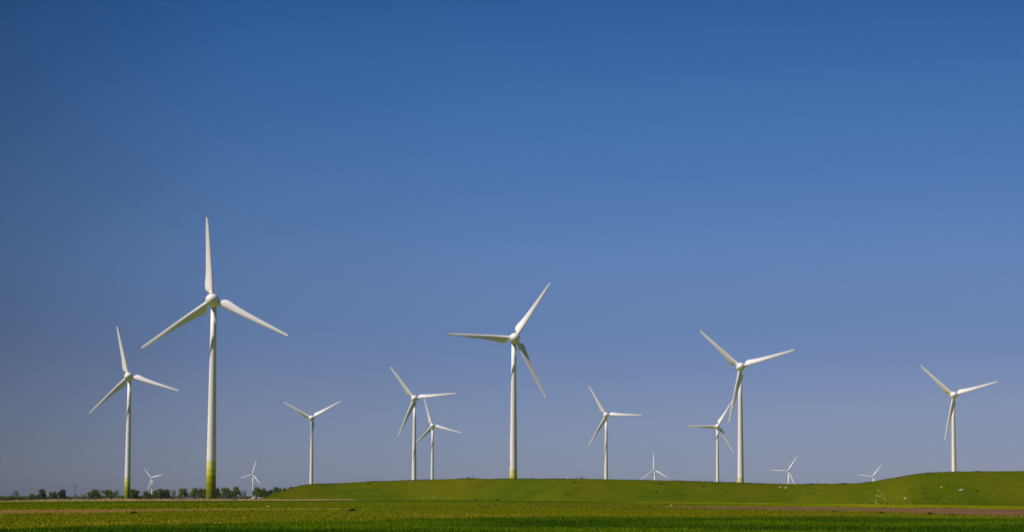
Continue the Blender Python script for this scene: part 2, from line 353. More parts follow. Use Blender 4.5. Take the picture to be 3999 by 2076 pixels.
# meadow
Xv, Yv = scatter(330000, 160, 985, pw=1.2); P = np.stack([Xv, Yv, terr(Xv, Yv)], 1); px, py = project(P)
ytL = np.interp(px, [0, 300, 600, 900, 1200, 1350, 1420], [1990.5, 1988.5, 1987, 1984, 1983, 1982, 1984]); ybL = np.interp(px, [0, 300, 600, 900, 1200, 1350, 1420], [2008, 2003, 1998, 1992, 1990, 1988, 1985])
ytR = np.interp(px, [2520, 2650, 3000, 3300, 3600, 3750, 3999], [1979, 1976, 1976.5, 1979, 1981, 1983, 1988]); ybR = np.interp(px, [2520, 2650, 2800, 3000, 3250, 3400, 3550, 3700, 3999], [1980, 1983, 1988, 1993, 1996, 1999, 2003, 2009, 2016])
onsoil = ((px < 1420) & (py > ytL) & (py < ybL)) | ((px > 2520) & (py > ytR) & (py < ybR))
k = (py < yB(px) + 2) & (~onsoil | (rng.random(len(px)) < .015)); P = P[k]; n = len(P)
c = jitter(ground_colour(P[:, 0], P[:, 1]) * 1.15, n, .35, .2); cl = vnoise(P[:, 0], P[:, 1], 5, 14) ** 2
V_, F_, C_ = blades(P, (.08 + .16 * rng.random(n)) * (.6 + cl), .08 + .12 * rng.random(n), c, .6); tag(np_mesh('meadow_grass', V_, F_, M['blade_c'], C_), 'bright green meadow grass between the weedy strip and the bank', 'grass', kind='stuff')
# embankment tufts
n = 120000; tri = rng.integers(0, 44, n); pi_ = rng.integers(0, nP - 1, n); u = rng.random(n)[:, None]; v = rng.random(n)[:, None]; base = tri * nP + pi_
P = (V[base] * (1 - u) + V[base + 1] * u) * (1 - v) + (V[base + nP] * (1 - u) + V[base + nP + 1] * u) * v
lush = ss(vnoise(P[:, 0], P[:, 1], 12, 15), .45, .8)[:, None]; c = jitter(np.array([.100, .110, .002]) * (1 - lush) + np.array([.066, .098, .002]) * lush, n, .4, .2); fr = (rng.random(n) * 13 * (.4 + vnoise(P[:, 0], P[:, 1], 9, 41)) > tri) & (P[:, 0] > 135 + 3 * tri); c[fr] *= [.6, .78, .8]
V_, F_, C_ = blades(P - [0, 0, .03], (.06 + .12 * rng.random(n) ** 2) * np.where(fr, 3, 1) * np.where((tri > 40) & (vnoise(P[:, 0], P[:, 1], 7, 44) > .45), 3.2, 1), .15 + .2 * rng.random(n), c, .6); tag(np_mesh('bank_grass', V_, F_, M['blade_c'], C_), 'olive grazed grass covering the long green bank', 'grass', kind='stuff')
# dry reeds along the ditch
rx = [-600, 0, 300, 600, 812, 1200, 1310, 1420]; ry = [1964, 1959, 1956.8, 1955.3, 1955, 1952.8, 1952, 1952]
n = 60000; q = rng.uniform(-400, 1410, n) ; den = vnoise(q, q * 0, 25, 16); q = q[(den > .12) | (rng.random(n) < .4)]; n = len(q)
knots = [hit(a, c_) for a, c_ in zip(np.arange(-400, 1440, 40), np.interp(np.arange(-400, 1440, 40), rx, ry))]
kx = np.arange(-400, 1440, 40); knots = [k_ if k_.y < 1005 else Vector((k_.x / k_.y * 1005, 1005, 0)) for k_ in knots]; Xv = np.interp(q, kx, [p.x for p in knots]); Yv = np.interp(q, kx, [p.y for p in knots]) + rng.uniform(0, 14, n) * np.interp(q, [0, 600, 1300], [1, 1, 2])
Xv = Xv * Yv / np.interp(q, kx, [p.y for p in knots])
hgt = np.interp(q, [-400, 0, 150, 500, 812, 1200, 1350, 1410], [.35, .42, .6, .85, .9, .8, .6, .2])
c = jitter(np.array([.66, .50, .24]), n, .25, .1); gr = rng.random(n) < .12; c[gr] = np.array([.16, .17, .03])
V_, F_, C_ = blades(np.stack([Xv, Yv, terr(Xv, Yv)], 1), hgt * (.55 + .6 * rng.random(n)) * (.75 + .5 * vnoise(q, q * 0, 9, 17)), .10 + .12 * rng.random(n), c, .25)
tag(np_mesh('dry_reeds', V_, F_, M['blade_c'], C_), 'straw coloured dry reeds along the ditch below the trees', 'reeds', kind='stuff')

# ------------------------------------------------------------------ wind turbines
def blade_mesh(st, n=20):
    # st: r, chord, leading-edge offset, twist(deg), thickness ratio, roundness, forward bend
    v = []; f = []
    for (r, c, le, tw, th, rd, fb) in st:
        if rd < .5: c *= .93
        a = R(tw); ca, sa = math.cos(a), math.sin(a)
        for k in range(n):
            u = 2 * math.pi * k / n
            xs = .5 * (1 + math.cos(u)); s = 1 - xs            # s: 0 leading edge .. 1 trailing edge
            foil = 5 * th * (.2969 * math.sqrt(s) - .126 * s - .3516 * s * s + .2843 * s ** 3 - .1036 * s ** 4) * (1 if math.sin(u) > 0 else -1)
            circ = .5 * math.sin(u) * th
            ty = (foil * (1 - rd) + circ * rd) * c; tx = le - s * c
            v.append((tx * ca + ty * sa, -tx * sa + ty * ca - fb, r))
    m = len(st)
    for i in range(m - 1):
        for k in range(n): f.append((i * n + k, i * n + (k + 1) % n, (i + 1) * n + (k + 1) % n, (i + 1) * n + k))
    f.append(tuple(range(n))[::-1]); f.append(tuple((m - 1) * n + k for k in range(n)))
    return v, f
STA = [(3.0, 1.7, .85, 34, 1, 1, 0), (3.35, 1.9, .95, 34, .95, .9, 0), (3.5, 3.1, .97, 34, .55, .35, 0), (4.0, 3.95, .98, 33, .42, .1, 0), (4.8, 4.4, .98, 31, .37, 0, 0), (5.8, 4.5, .96, 29, .34, 0, 0), (7.2, 4.2, .93, 26, .31, 0, 0), (9, 3.65, .9, 22, .29, 0, 0),
       (11.5, 3.15, .86, 18, .27, 0, 0), (15, 2.7, .8, 13, .25, 0, 0), (19, 2.3, .72, 9, .22, 0, 0), (23, 1.95, .64, 6, .2, 0, 0), (27, 1.62, .55, 4, .18, 0, 0), (30.5, 1.3, .46, 2.5, .17, 0, 0), (33, 1.02, .38, 1.5, .16, 0, .03), (34.2, .82, .32, 1, .16, 0, .08), (34.6, .7, .27, 1, .18, 0, .18)]
STT = [(34.6, .7, .27, 1, .18, 0, .18), (34.92, .5, .2, 1, .25, 0, .48), (35.0, .34, .14, 1, .3, .3, .75)]
def build_turbine():
    root = empty('wind_turbine', (0, 0, 0))
    prof = [(2.06, 0), (2.02, 2), (1.98, 6), (1.93, 12), (1.87, 20), (1.68, 35), (1.49, 50), (1.3, 65), (1.13, 80.5)]
    tw = MB().rings(prof, 40); tower = tw.build('tower', M['tower'], root, True)
    # head frame: origin at rotor centre, -Y faces the wind
    def lathe_y(prof, n=28):
        v = []; f = []
        for r, y in prof:
            for k in range(n):
                a = 2 * math.pi * k / n; v.append((r * math.cos(a), y, r * math.sin(a)))
        for i in range(len(prof) - 1):
            for k in range(n): f.append((i * n + k, (i + 1) * n + k, (i + 1) * n + (k + 1) % n, i * n + (k + 1) % n))
        f.append(tuple(range(n))); f.append(tuple((len(prof) - 1) * n + k for k in range(n))[::-1])
        return v, f
    hb = lathe_y([(.05, -3.0), (.8, -2.85), (1.45, -2.5), (2.0, -1.9), (2.4, -1.15), (2.62, -.3), (2.68, .5), (2.62, 1.2), (2.58, 1.45)])
    hub = mesh_obj('hub', *hb, M['paint'], root, True)
    nc = lathe_y([(2.3, 1.5), (2.62, 1.62), (2.66, 2.4), (2.55, 3.6), (2.3, 5.0), (1.9, 6.4), (1.35, 7.7), (.75, 8.6), (.1, 9.0)])
    nac = mesh_obj('nacelle', *nc, M['paint'], root, True)
    neck = MB().rings([(1.2, -2.6), (1.3, -2.0), (1.3, -.4)], 24).build('yaw_collar', M['seal'], root, True)
    bl = []
    bm_, tp = blade_mesh(STA), blade_mesh(STT)
    for k in range(3):
        b_ = mesh_obj('blade', *bm_, M['paint'], root, True) if k == 0 else None
        if k == 0:
            mesh_obj('tip_cap', *tp, M['metal'], b_, True)
            MB().rings([(1.0, 1.6), (1.0, 2.75), (1.12, 2.8), (1.12, 3.0), (.98, 3.05), (.9, 3.3)], 24).build('blade_root', M['paint'], b_, True)
        else: b_ = copy_tree(bl[0])
        bl.append(b_)
    return root, tower, hub, nac, neck, bl
def build_small():
    root = empty('wind_turbine', (0, 0, 0))
    tower = MB().rings([(2.1, 0), (1.9, 15), (1.6, 45), (1.25, 80.5)], 20).build('tower', M['paint'], root, True)
    hub = mesh_obj('hub', *(lambda m: (m.v, m.f))(MB().rings([(.2, 1.9), (.9, 1.6), (1.35, .9), (1.5, 0), (1.5, -1.2)], 16)), M['paint'], root, True)
    hub.data.transform(Matrix.Rotation(R(90), 4, 'X'))
    m = MB().box((-1.7, 1.3, -1.6), (1.7, 10.5, 1.9)); nac = m.build('nacelle', M['paint'], root)
    bv = nac.modifiers.new('bevel', 'BEVEL'); bv.width = .5; bv.segments = 3
    neck = MB().rings([(1.3, -3.0), (1.4, -1.5), (1.4, -1.0)], 16).build('yaw_collar', M['seal'], root, True)
    st = [(1.2, 1.6, .8, 20, 1, 1, 0), (2.5, 1.7, .85, 20, .9, .9, 0), (6, 2.9, .9, 18, .4, .1, 0), (9, 3.5, .95, 15, .3, 0, 0), (14, 3.1, .85, 11, .26, 0, 0), (22, 2.5, .7, 7, .22, 0, 0), (30, 1.9, .55, 4, .2, 0, 0), (37, 1.3, .4, 2, .18, 0, .2), (39.5, .8, .25, 1, .18, 0, .3), (40, .3, .1, 1, .2, 0, .3)]
    b0 = mesh_obj('blade', *blade_mesh(st, 14), M['paint'], root, True)
    return root, tower, hub, nac, neck, [b0, copy_tree(b0), copy_tree(b0)]
PA, PB = build_turbine(), build_small()
usedA = usedB = False
def place_turbine(kind, hx, hy, Rp, ang, yaw, label, tilt=4, group=None):
    global usedA, usedB
    proto = PA if kind == 'A' else PB; Rm = 35.0 if kind == 'A' else 40.0; D = Rm * F / Rp; off = 4.6 if kind == 'A' else 5.0
    hp = at(hx, hy, D)
    if kind == 'A' and not usedA: usedA = True; parts = proto; root = proto[0]
    elif kind == 'B' and not usedB: usedB = True; parts = proto; root = proto[0]
    else:
        root = proto[0].copy(); COL.objects.link(root)
        parts = [root] + [copy_tree(p, root) for p in proto[1:5]] + [[copy_tree(p, root) for p in proto[5]]]
    y_ = R(-yaw); fw = Vector((math.sin(y_), -math.cos(y_), 0))
    base = Vector((hp.x, hp.y, 0)) - fw * off; base.z = float(terr(base.x, base.y)) - .2
    root.location = base; hl = hp - base
    _, tower, hub, nac, neck, bl = parts
    hm = Matrix.Translation(hl) @ Matrix.Rotation(y_, 4, 'Z') @ Matrix.Rotation(R(-tilt), 4, 'X')
    tower.scale = (1, 1, (hl.z - 2.0) / 80.5)
    hub.matrix_local = hm; nac.matrix_local = hm; neck.matrix_local = Matrix.Translation((0, 0, hl.z))
    for k, b_ in enumerate(bl): b_.matrix_local = hm @ Matrix.Rotation(R(ang + 120 * k), 4, 'Y')
    tag(root, label, 'wind turbine', group or ('large wind turbines of the wind farm' if kind == 'A' else 'small distant wind turbines on the horizon'))
    return root
place_turbine('A', 828, 1171, 338, -4.9, 2, 'tallest white wind turbine with green banded tower foot, one blade pointing straight up')
place_turbine('A', 501, 1469, 210, -14.3, 1, 'white wind turbine left of the tallest one, its green banded foot standing among trees')
place_turbine('A', 1217, 1631, 134, -60.5, 1, 'white wind turbine standing behind the sloping left end of the bank, blades forming a Y')
place_turbine('A', 1618, 1555, 167, -37.3, 1, 'white wind turbine, taller of the overlapping pair behind the left half of the bank')
place_turbine('A', 1688, 1662, 120, -16.8, 3, 'white wind turbine, smaller of the overlapping pair, right behind the taller one')
place_turbine('A', 2011, 1319, 267, 32.8, -7, 'big white wind turbine in the middle with two pale green bands above the bank crest')
mk = MB()
for z_, h_ in ((19.0, .75), (20.0, .9)):
    for k in range(3):
        a0 = R(182 + 11 * k); mk.box((1.98 * math.cos(a0) - .03, 1.98 * math.sin(a0) - .13, z_), (1.98 * math.cos(a0) + .03, 1.98 * math.sin(a0) + .13, z_ + h_))
T6 = [o for o in bpy.data.objects if o.get('label', '').startswith('big white wind turbine in the middle')][0]
mk.build('painted_mark', flat_mat('dark_red_paint', (.22, .03, .04)), T6)
place_turbine('A', 2367, 1620, 142, -30.2, 3, 'white wind turbine right of the middle one, one blade pointing level to the right')
place_turbine('A', 2803, 1663, 125, 30.2, 0, 'white wind turbine with one blade level to the left, overlapped by a larger turbine')
place_turbine('A', 2892, 1432, 225, -47.6, 2, 'large white wind turbine with a single pale green band, one blade hanging beside its tower')
place_turbine('A', 3725, 1542, 182, -47.2, 3, 'white wind turbine behind the highest hump of the bank near the right edge')
place_turbine('B', 591, 1864, 51, -44, 24, 'tiny far wind turbine rising behind dark trees between the two banded towers')
place_turbine('B', 985, 1850, 54, 15.5, 24, 'tiny far wind turbine beside white farm sheds, tower standing clear of the bank')
place_turbine('B', 2554, 1834, 66, -2.5, 20, 'tiny far wind turbine with a blade straight up and two blades touching the bank crest')
place_turbine('B', 3077, 1837, 67, 32.7, 20, 'tiny far wind turbine right of the large overlapping pair, two lower blades above the bank')
place_turbine('B', 3408, 1859, 58, 38, 20, 'tiny far wind turbine half sunk behind the rising hump of the bank')
place_turbine('B', 2240, 1905.5, 58, -35, 20, 'far wind turbine hidden behind the bank, only a white blade tip showing over the crest')

# ------------------------------------------------------------------ trees
def crown(blobs, n, leaf, dens=1.0, seed=0):
    g = np.random.default_rng(seed); Vv = []; tot = sum(b[3] * b[4] for b in blobs)
    for (x, y, z, rx_, rz_) in blobs:
        m = int(n * rx_ * rz_ / tot); d = g.normal(size=(m, 3)); d /= np.linalg.norm(d, axis=1)[:, None]
        r = g.random(m) ** (1 / 2.2); p = d * r[:, None] * [rx_, rx_, rz_] + [x, y, z]
        for c in p:
            u = g.normal(size=3); u /= np.linalg.norm(u); v_ = np.cross(u, g.normal(size=3)); v_ /= np.linalg.norm(v_); s = leaf * g.uniform(.5, 1.2)
            Vv += [c - u * s, c + v_ * s * .7, c + u * s, c - v_ * s * .7]
    Vv = np.array(Vv); return Vv, np.arange(len(Vv)).reshape(-1, 4)
LM = {'g': leaf_mat('leaves_green', (.15, .19, .024)), 'd': leaf_mat('leaves_dark', (.095, .13, .022)), 'y': leaf_mat('leaves_fresh', (.14, .18, .018)), 'b': leaf_mat('twigs_grey', (.17, .19, .11), .2)}
def make_tree(kind, seed):
    r = random.Random(seed); root = empty({'g': 'broadleaf_tree', 'd': 'dense_tree', 'y': 'broadleaf_tree', 'b': 'sparse_tree', 'u': 'bush'}[kind], (0, 0, 0))
    bl = []
    if kind == 'u':
        for k in range(7): bl.append((r.uniform(-3, 3), r.uniform(-1.5, 1.5), r.uniform(2.2, 5.6), r.uniform(1.6, 2.6), r.uniform(2, 3.2)))
        hr = 1.2
    elif kind == 'd':
        for k in range(14): z = 2 + 6.4 * k / 13; q = 2.6 * math.sqrt(max(.15, 1 - ((z - 4.4) / 5.4) ** 2)); bl.append((r.uniform(-q, q), r.uniform(-q, q), z, r.uniform(1.3, 2.1), r.uniform(1.3, 1.8)))
        hr = 2.5
    else:
        for k in range(15): z = 3.7 + 4.9 * k / 14; q = 2.9 * math.sqrt(max(.12, 1 - ((z - 5.7) / 4.1) ** 2)); bl.append((r.uniform(-q, q), r.uniform(-q, q), z, r.uniform(1.2, 1.9), r.uniform(1.1, 1.6)))
        hr = 3.2
    Vv, Ff = crown(bl, {'u': 1900, 'd': 1900, 'b': 800}.get(kind, 1700), {'b': .26}.get(kind, .42), seed=seed)
    m = MB(); m.tube((0, 0, -.3), (r.uniform(-.2, .2), 0, hr), .3, .2, 7); m.tube((0, 0, hr - .1), (r.uniform(-.4, .4), 0, 7.5), .2, .06, 6)
    for k in range(14 if kind == 'b' else 8):
        b_ = r.choice(bl); z0 = r.uniform(hr * .7, 5.5); m.tube((0, 0, z0), (b_[0], b_[1], b_[2]), .1, .03, 4)
    m.build('trunk', M['bark'], root); np_mesh('crown', Vv, Ff, LM[{'u': 'd'}.get(kind, kind)], parent=root)
    return root
PT = {k: [make_tree(k, 11 * i + ord(k)) for i in range(3 if k in 'gy' else 2)] for k in 'gdybu'}
for k in PT:
    for p in PT[k]: p['_u'] = 0
def put_tree(kind, px, wpx, top, D, label, bot=None, cnt=[0]):
    cnt[0] += 1; p = PT[kind][cnt[0] % len(PT[kind])]
    if p['_u'] == 0: p['_u'] = 1; o = p
    else: o = copy_tree(p)
    c = at(px, 1940, D); z = float(terr(c.x, c.y)); hgt = at(px, top, D).z - z
    if bot: pass
    o.location = (c.x, c.y, z - .1); s = hgt / (8.2 if kind == 'u' else 10.0); wm = wpx / F * D * 1.4
    sx = wm / {'u': 8.5, 'd': 8.0}.get(kind, 8.2); o.scale = (sx, sx, s); o.rotation_euler.z = 0 if wpx > 60 else random.uniform(-.6, .6) + math.pi * (cnt[0] % 2)
    names = {'g': 'trees in the row behind the reeds', 'y': 'trees in the row behind the reeds', 'd': 'trees in the row behind the reeds', 'b': 'thin leafless trees in the row', 'u': 'dark bushes under the row of trees'}
    tag(o, label, 'bush' if kind == 'u' else 'tree', names[kind])
T = [('u', 12, 46, 1931, 'dark bush at the very left edge of the photo'),
     ('u', 46, 36, 1929, 'broad dark bush just left of the leftmost tree'),
     ('b', 65, 31, 1910, 'thin-crowned grey-green tree, leftmost, rising out of dark bushes'),
     ('u', 85, 36, 1933, 'low dark bush right under the leftmost tree'),
     ('g', 127, 31, 1924, 'short round tree left of the tall dark tree on the far left'),
     ('d', 161, 35, 1906, 'tall dark dense tree, second tall one from the left edge'),
     ('u', 183, 24, 1938, 'small low bush at the right foot of the tall dark tree'),
     ('y', 208, 28, 1916, 'small lollipop-shaped green tree standing alone left of the pylon'),
     ('d', 246, 31, 1906, 'pointed tall tree with low spreading foot, nearest on the left of the pylon'),
     ('u', 256, 60, 1936, 'flat wide brownish bush spreading around the pointed tree'),
     ('b', 300, 24, 1927, 'leafless sparse tree directly right of the pylon'),
     ('b', 326, 30, 1923, 'wider leafless sparse tree between the pylon and the twin round trees'),
     ('g', 357, 27, 1907, 'left one of the twin round trees right of the pylon'),
     ('g', 375, 27, 1908, 'right one of the twin round trees right of the pylon'),
     ('g', 414, 31, 1909, 'round airy tree above the small red roof'),
     ('g', 438, 22, 1910, 'slim tree just right of the small red roof'),
     ('b', 457, 30, 1908, 'airy grey-green tree touching the left banded tower'),
     ('d', 515, 30, 1905, 'dark dense tree touching the right side of the left banded tower'),
     ('d', 533, 28, 1910, 'dark rounded tree, second to the right of the left banded tower'),
     ('y', 572, 28, 1914, 'fresh green cone-shaped tree left of the tiny turbine tower'),
     ('u', 556, 20, 1927, 'little bush left of the fresh green cone-shaped tree'),
     ('u', 592, 24, 1926, 'bush hiding the foot of the tiny far turbine'),
     ('g', 606, 24, 1911, 'tree immediately right of the tiny far turbine, shoulder of a dense clump'),
     ('d', 624, 34, 1904, 'highest tree of the dense clump right of the tiny far turbine'),
     ('d', 653, 30, 1906, 'rounded dark tree at the right end of the dense clump'),
     ('b', 676, 24, 1905, 'grey almost leafless tree between the dense clump and a lone round tree'),
     ('g', 711, 34, 1903, 'round green tree standing alone left of the dark-roofed house'),
     ('b', 741, 28, 1912, 'airy low tree rising behind the dark-roofed house'),
     ('g', 762, 30, 1901, 'flat-topped tree right of the dark-roofed house'),
     ('g', 787, 24, 1904, 'tree second left of the tallest banded tower'),
     ('y', 802, 22, 1902, 'tree cut by the left edge of the tallest banded tower'),
     ('g', 843, 32, 1898, 'broad tree touching the right edge of the tallest banded tower'),
     ('g', 874, 26, 1900, 'second tree right of the tallest banded tower'),
     ('g', 898, 24, 1902, 'middle tree of the five right of the tallest banded tower'),
     ('g', 923, 33, 1896, 'tallest of the five trees right of the tallest banded tower'),
     ('b', 953, 24, 1908, 'small airy tree standing left of the tiny turbine by the sheds'),
     ('u', 963, 18, 1931, 'small dark bush below the airy tree near the sheds'),
     ('g', 1003, 32, 1898, 'wide tree directly right of the tiny turbine by the sheds'),
     ('y', 1020, 26, 1904, 'fresh green tree standing over the white sheds'),
     ('g', 1038, 24, 1901, 'tree at the start of the bank slope'),
     ('d', 1056, 28, 1907, 'dark tree half hidden by the lower bank slope'),
     ('g', 1083, 28, 1898, 'round crown showing above the middle of the bank end slope'),
     ('g', 1104, 22, 1899, 'round crown second from the top of the bank end slope'),
     ('g', 1135, 24, 1897, 'last small crown peeking over the upper bank end slope')]
for i, (k, px_, wp, tp_, lb) in enumerate(T): put_tree(k, px_, wp, tp_, 2250 + 60 * math.sin(i * 2.4), lb)
for k in PT:
    for p in PT[k]:
        if p['_u'] == 0:
            for ch in list(p.children): bpy.data.objects.remove(ch)
            bpy.data.objects.remove(p)
        else: del p['_u']
for o in bpy.data.objects:
    if '_u' in o.keys(): del o['_u']
# far-off woodland line
g = np.random.default_rng(5); n = 26000; xx = g.uniform(-800, -200, n); hh = 3.2 + 1.8 * vnoise(xx, xx * 0, 60, 20) + 1.2 * vnoise(xx, xx * 0, 14, 21)
P = np.stack([xx, 3300 + g.uniform(-30, 30, n), np.interp(xx, [-720, -640, -500], [-3.2, -2.5, -1.7]) - .3 + g.random(n) ** .8 * hh], 1); u = g.normal(size=(n, 3)); v_ = g.normal(size=(n, 3)) * [1, 1, .7]
Vv = np.stack([P - u * .9, P + v_ * .9, P + u * .9], 1).reshape(-1, 3)
tag(np_mesh('distant_woodland', Vv, np.arange(3 * n).reshape(-1, 3), leaf_mat('far_leaves', (.09, .12, .075))), 'thin blue-green line of far woodland behind the tree row', 'woodland', kind='stuff')

# ------------------------------------------------------------------ farm buildings
def house(name, px_, D, wpx, wall_h, roof_h, depth, wall, roof, label, rz=0, cat='building', doors=1):
    c = at(px_, 1940, D); z = float(terr(c.x, c.y)); W = wpx / F * D; rt = empty(name, (c.x, c.y, z), rz); hx, hy = W / 2, depth / 2
    m = MB().box((-hx, -hy, 0), (hx, hy, wall_h)); m.v += [(-hx, -hy, wall_h + .003), (-hx, hy, wall_h + .003), (-hx, 0, wall_h + roof_h), (hx, -hy, wall_h + .003), (hx, hy, wall_h + .003), (hx, 0, wall_h + roof_h)]; m.f += [(8, 10, 9), (11, 12, 13)]
    m.build('wall', wall, rt)
    e = .35; a = roof_h / hy; m = MB()
    for s in (-1, 1):
        i = len(m.v)
        for x_ in (-hx - e, hx + e):
            m.v += [(x_, s * (hy + e), wall_h - a * e + .05), (x_, 0, wall_h + roof_h + .05), (x_, 0, wall_h + roof_h + .25), (x_, s * (hy + e), wall_h - a * e + .25)]
        m.f += [(i, i + 1, i + 2, i + 3), (i + 4, i + 5, i + 6, i + 7), (i + 3, i + 2, i + 6, i + 7), (i, i + 4, i + 5, i + 1), (i, i + 3, i + 7, i + 4)]
    r_ = m.build('roof', roof, rt)
    MB().box((-.5, -hy - .06, .02), (.5, -hy + .03, min(2.1, wall_h * .85))).build('door', M['slate'], rt)
    for s in (-.55, .55): MB().box((s * hx - .6, -hy - .05, .9), (s * hx + .6, -hy + .03, min(1.9, wall_h * .8))).build('window', M['glass'], rt)
    tag(rt, label, cat, 'farm buildings among the trees'); return rt
house('farm_shed', 1013, 2330, 26, 2.6, 1.3, 7, M['cream'], M['shed'], 'low white shed with pale roof half hidden by the bank slope', .2)
house('farm_shed', 993, 2300, 14, 2.2, 1.6, 6, M['cream'], M['shed'], 'small pale shed just right of the tiny turbine tower', -.3)
house('farm_shed', 969, 2300, 14, 1.4, 1.3, 6, M['cream'], M['shed'], 'small pale lean roof just left of the tiny turbine tower', .5)
house('farm_house', 736, 2120, 32, 1.7, 1.6, 8, M['brick'], M['slate'], 'low farmhouse with dark roof under the airy tree', .1, 'house')
house('farm_house', 421, 2120, 17, 1.4, 1.3, 7, M['brick'], M['red'], 'small house with red roof below the round airy tree', 0, 'house')
house('farm_house', 778, 2110, 18, .9, 1.0, 6, M['cream'], M['red'], 'low red and white building touching the tallest tower on its left', 0, 'house')
house('farm_house', 62, 2110, 20, .5, .9, 6, M['brick'], M['red'], 'barely visible red roof low under the leftmost tree', 0, 'house')

# ------------------------------------------------------------------ pylons and wires
def pylon(px_, top, D, label):
    c = at(px_, 1940, D); Hh = at(px_, top, D).z; rt = empty('electricity_pylon', (c.x, c.y, 0), R(-25)); m = MB()
    lv = [(0, 3.2), (8, 2.3), (16, 1.6), (23, 1.1), (29, .8), (34, .6), (Hh, .12)]
    for (z0, a), (z1, b_) in zip(lv, lv[1:]):
        cs0 = [(-a, -a, z0), (a, -a, z0), (a, a, z0), (-a, a, z0)]; cs1 = [(-b_, -b_, z1), (b_, -b_, z1), (b_, b_, z1), (-b_, b_, z1)]
        for k in range(4): m.tube(cs0[k], cs1[k], .22, n=4); m.tube(cs0[k], cs1[(k + 1) % 4], .13, n=4); m.tube(cs0[(k + 1) % 4], cs1[k], .13, n=4); m.tube(cs1[k], cs1[(k + 1) % 4], .13, n=4)
    m.build('lattice_mast', M['steel'], rt)
    for z_, L in ((Hh - 10, 6.5), (Hh - 4, 5)):
        m = MB()
        for s in (-1, 1): m.tube((0, 0, z_), (s * L, 0, z_), .2, .12, 4); m.tube((0, 0, z_ + 1.6), (s * L, 0, z_ + .05), .15, .1, 4)
        m.build('cross_arm', M['steel'], rt)
        for s in (-1, 1): MB().rings([(.12, z_ - 1.7), (.22, z_ - 1.2), (.22, z_ - .4), (.1, z_ - .1)], 6, (s * (L - .2), 0)).build('insulator', M['seal'], rt)
    tag(rt, label, 'pylon', 'electricity pylons'); rt.rotation_euler.z = 0; return rt, Hh
py1, h1 = pylon(292, 1886, 6400, 'thin grey lattice electricity pylon standing free against the sky at left')
py2, h2 = pylon(814, 1890, 6400, 'lattice electricity pylon hidden behind the tallest banded turbine tower')
def wire(p, q, sag, label, grp='overhead power lines'):
    m = MB(); N = 24; pts = []
    for k in range(N + 1):
        s = k / N; v = Vector(p).lerp(Vector(q), s); v.z -= sag * 4 * s * (1 - s); pts.append(v)
    for a, c in zip(pts, pts[1:]): m.tube(a, c, .11, n=4)
    return tag(m.build('power_line', M['wire'], None), label, 'power line', grp)
far_l = at(-330, 1896, 6400); far_r = at(1290, 1896, 6400)
for dz, sg, nm in ((5.7, 10.5, 'upper'), (11.7, 10.5, 'lower')):
    for s in (-1, 1):
        dx = s * (4.8 if dz < 8 else 6.3); side = 'left-hand' if s < 0 else 'right-hand'
        a = Vector((py1.location.x + dx, py1.location.y, h1 - dz)); c = Vector((py2.location.x + dx, py2.location.y, h2 - dz))
        L_ = Vector((far_l.x + dx, far_l.y, h1 - dz)); R_ = Vector((far_r.x + dx, far_r.y, h2 - dz))
        wire(L_, a, sg + 6, nm + ' ' + side + ' wire sagging from the free-standing pylon to the left edge of the photo')
        wire(a, c, sg, nm + ' ' + side + ' wire sagging from the free-standing pylon to the hidden one')
        wire(c, R_, sg, nm + ' ' + side + ' wire running right from the hidden pylon towards the bank')

# ------------------------------------------------------------------ sheep
def sheep_mesh(pose):
    gz = pose == 'graze'
    if pose == 'lie':
        J = [((0, 0, .36), .25), ((.32, 0, .36), .24), ((-.34, 0, .34), .24), ((.5, 0, .5), .12), ((.6, 0, .66), .10), ((.76, .02, .60), .06),
             ((.28, .17, .14), .06), ((.44, .18, .06), .035), ((.28, -.17, .14), .06), ((.44, -.18, .06), .035), ((-.3, .18, .14), .08), ((-.12, .2, .05), .035), ((-.3, -.18, .14), .08), ((-.12, -.2, .05), .035), ((-.58, 0, .34), .04)]
    else:
        hd = [((.5, 0, .62), .13), ((.68, 0, .36), .09), ((.78, 0, .16), .055)] if gz else [((.5, 0, .8), .13), ((.62, 0, .98), .1), ((.8, 0, .92), .06)]
        J = [((0, 0, .68), .27), ((.33, 0, .68), .23), ((-.35, 0, .68), .25)] + hd + [((.3, .13, .38), .06), ((.31, .13, .03), .03), ((.3, -.13, .38), .06), ((.28, -.13, .03), .03), ((-.34, .14, .38), .075), ((-.4, .14, .03), .03), ((-.34, -.14, .38), .075), ((-.38, -.14, .03), .03), ((-.6, 0, .62), .04)]
    E = [(0, 1), (0, 2), (1, 3), (3, 4), (4, 5), (1, 6), (6, 7), (1, 8), (8, 9), (2, 10), (10, 11), (2, 12), (12, 13), (2, 14)]
    me = bpy.data.meshes.new('sheep'); me.from_pydata([j[0] for j in J], E, []); me.update(); o = bpy.data.objects.new('sheep', me); COL.objects.link(o)
    sm = o.modifiers.new('skin', 'SKIN'); me.skin_vertices.new() if not me.skin_vertices else None
    for k, j in enumerate(J): me.skin_vertices[0].data[k].radius = (j[1], j[1])
    me.skin_vertices[0].data[0].use_root = True; o.modifiers.new('sub', 'SUBSURF').levels = 1; o.modifiers['sub'].render_levels = 1
    dg = bpy.context.evaluated_depsgraph_get(); m2 = bpy.data.meshes.new_from_object(o.evaluated_get(dg)); bpy.data.objects.remove(o)
    m2.polygons.foreach_set('use_smooth', [True] * len(m2.polygons)); m2.materials.clear(); m2.materials.append(M['wool']); m2.materials.append(M['face'])
    for p in m2.polygons: p.material_index = 1 if (p.center.x > .62 or (pose != 'lie' and p.center.z < .33)) else 0
    m2.name = 'sheep_' + pose; return m2
SM = {k: sheep_mesh(k) for k in ('stand', 'graze', 'lie')}
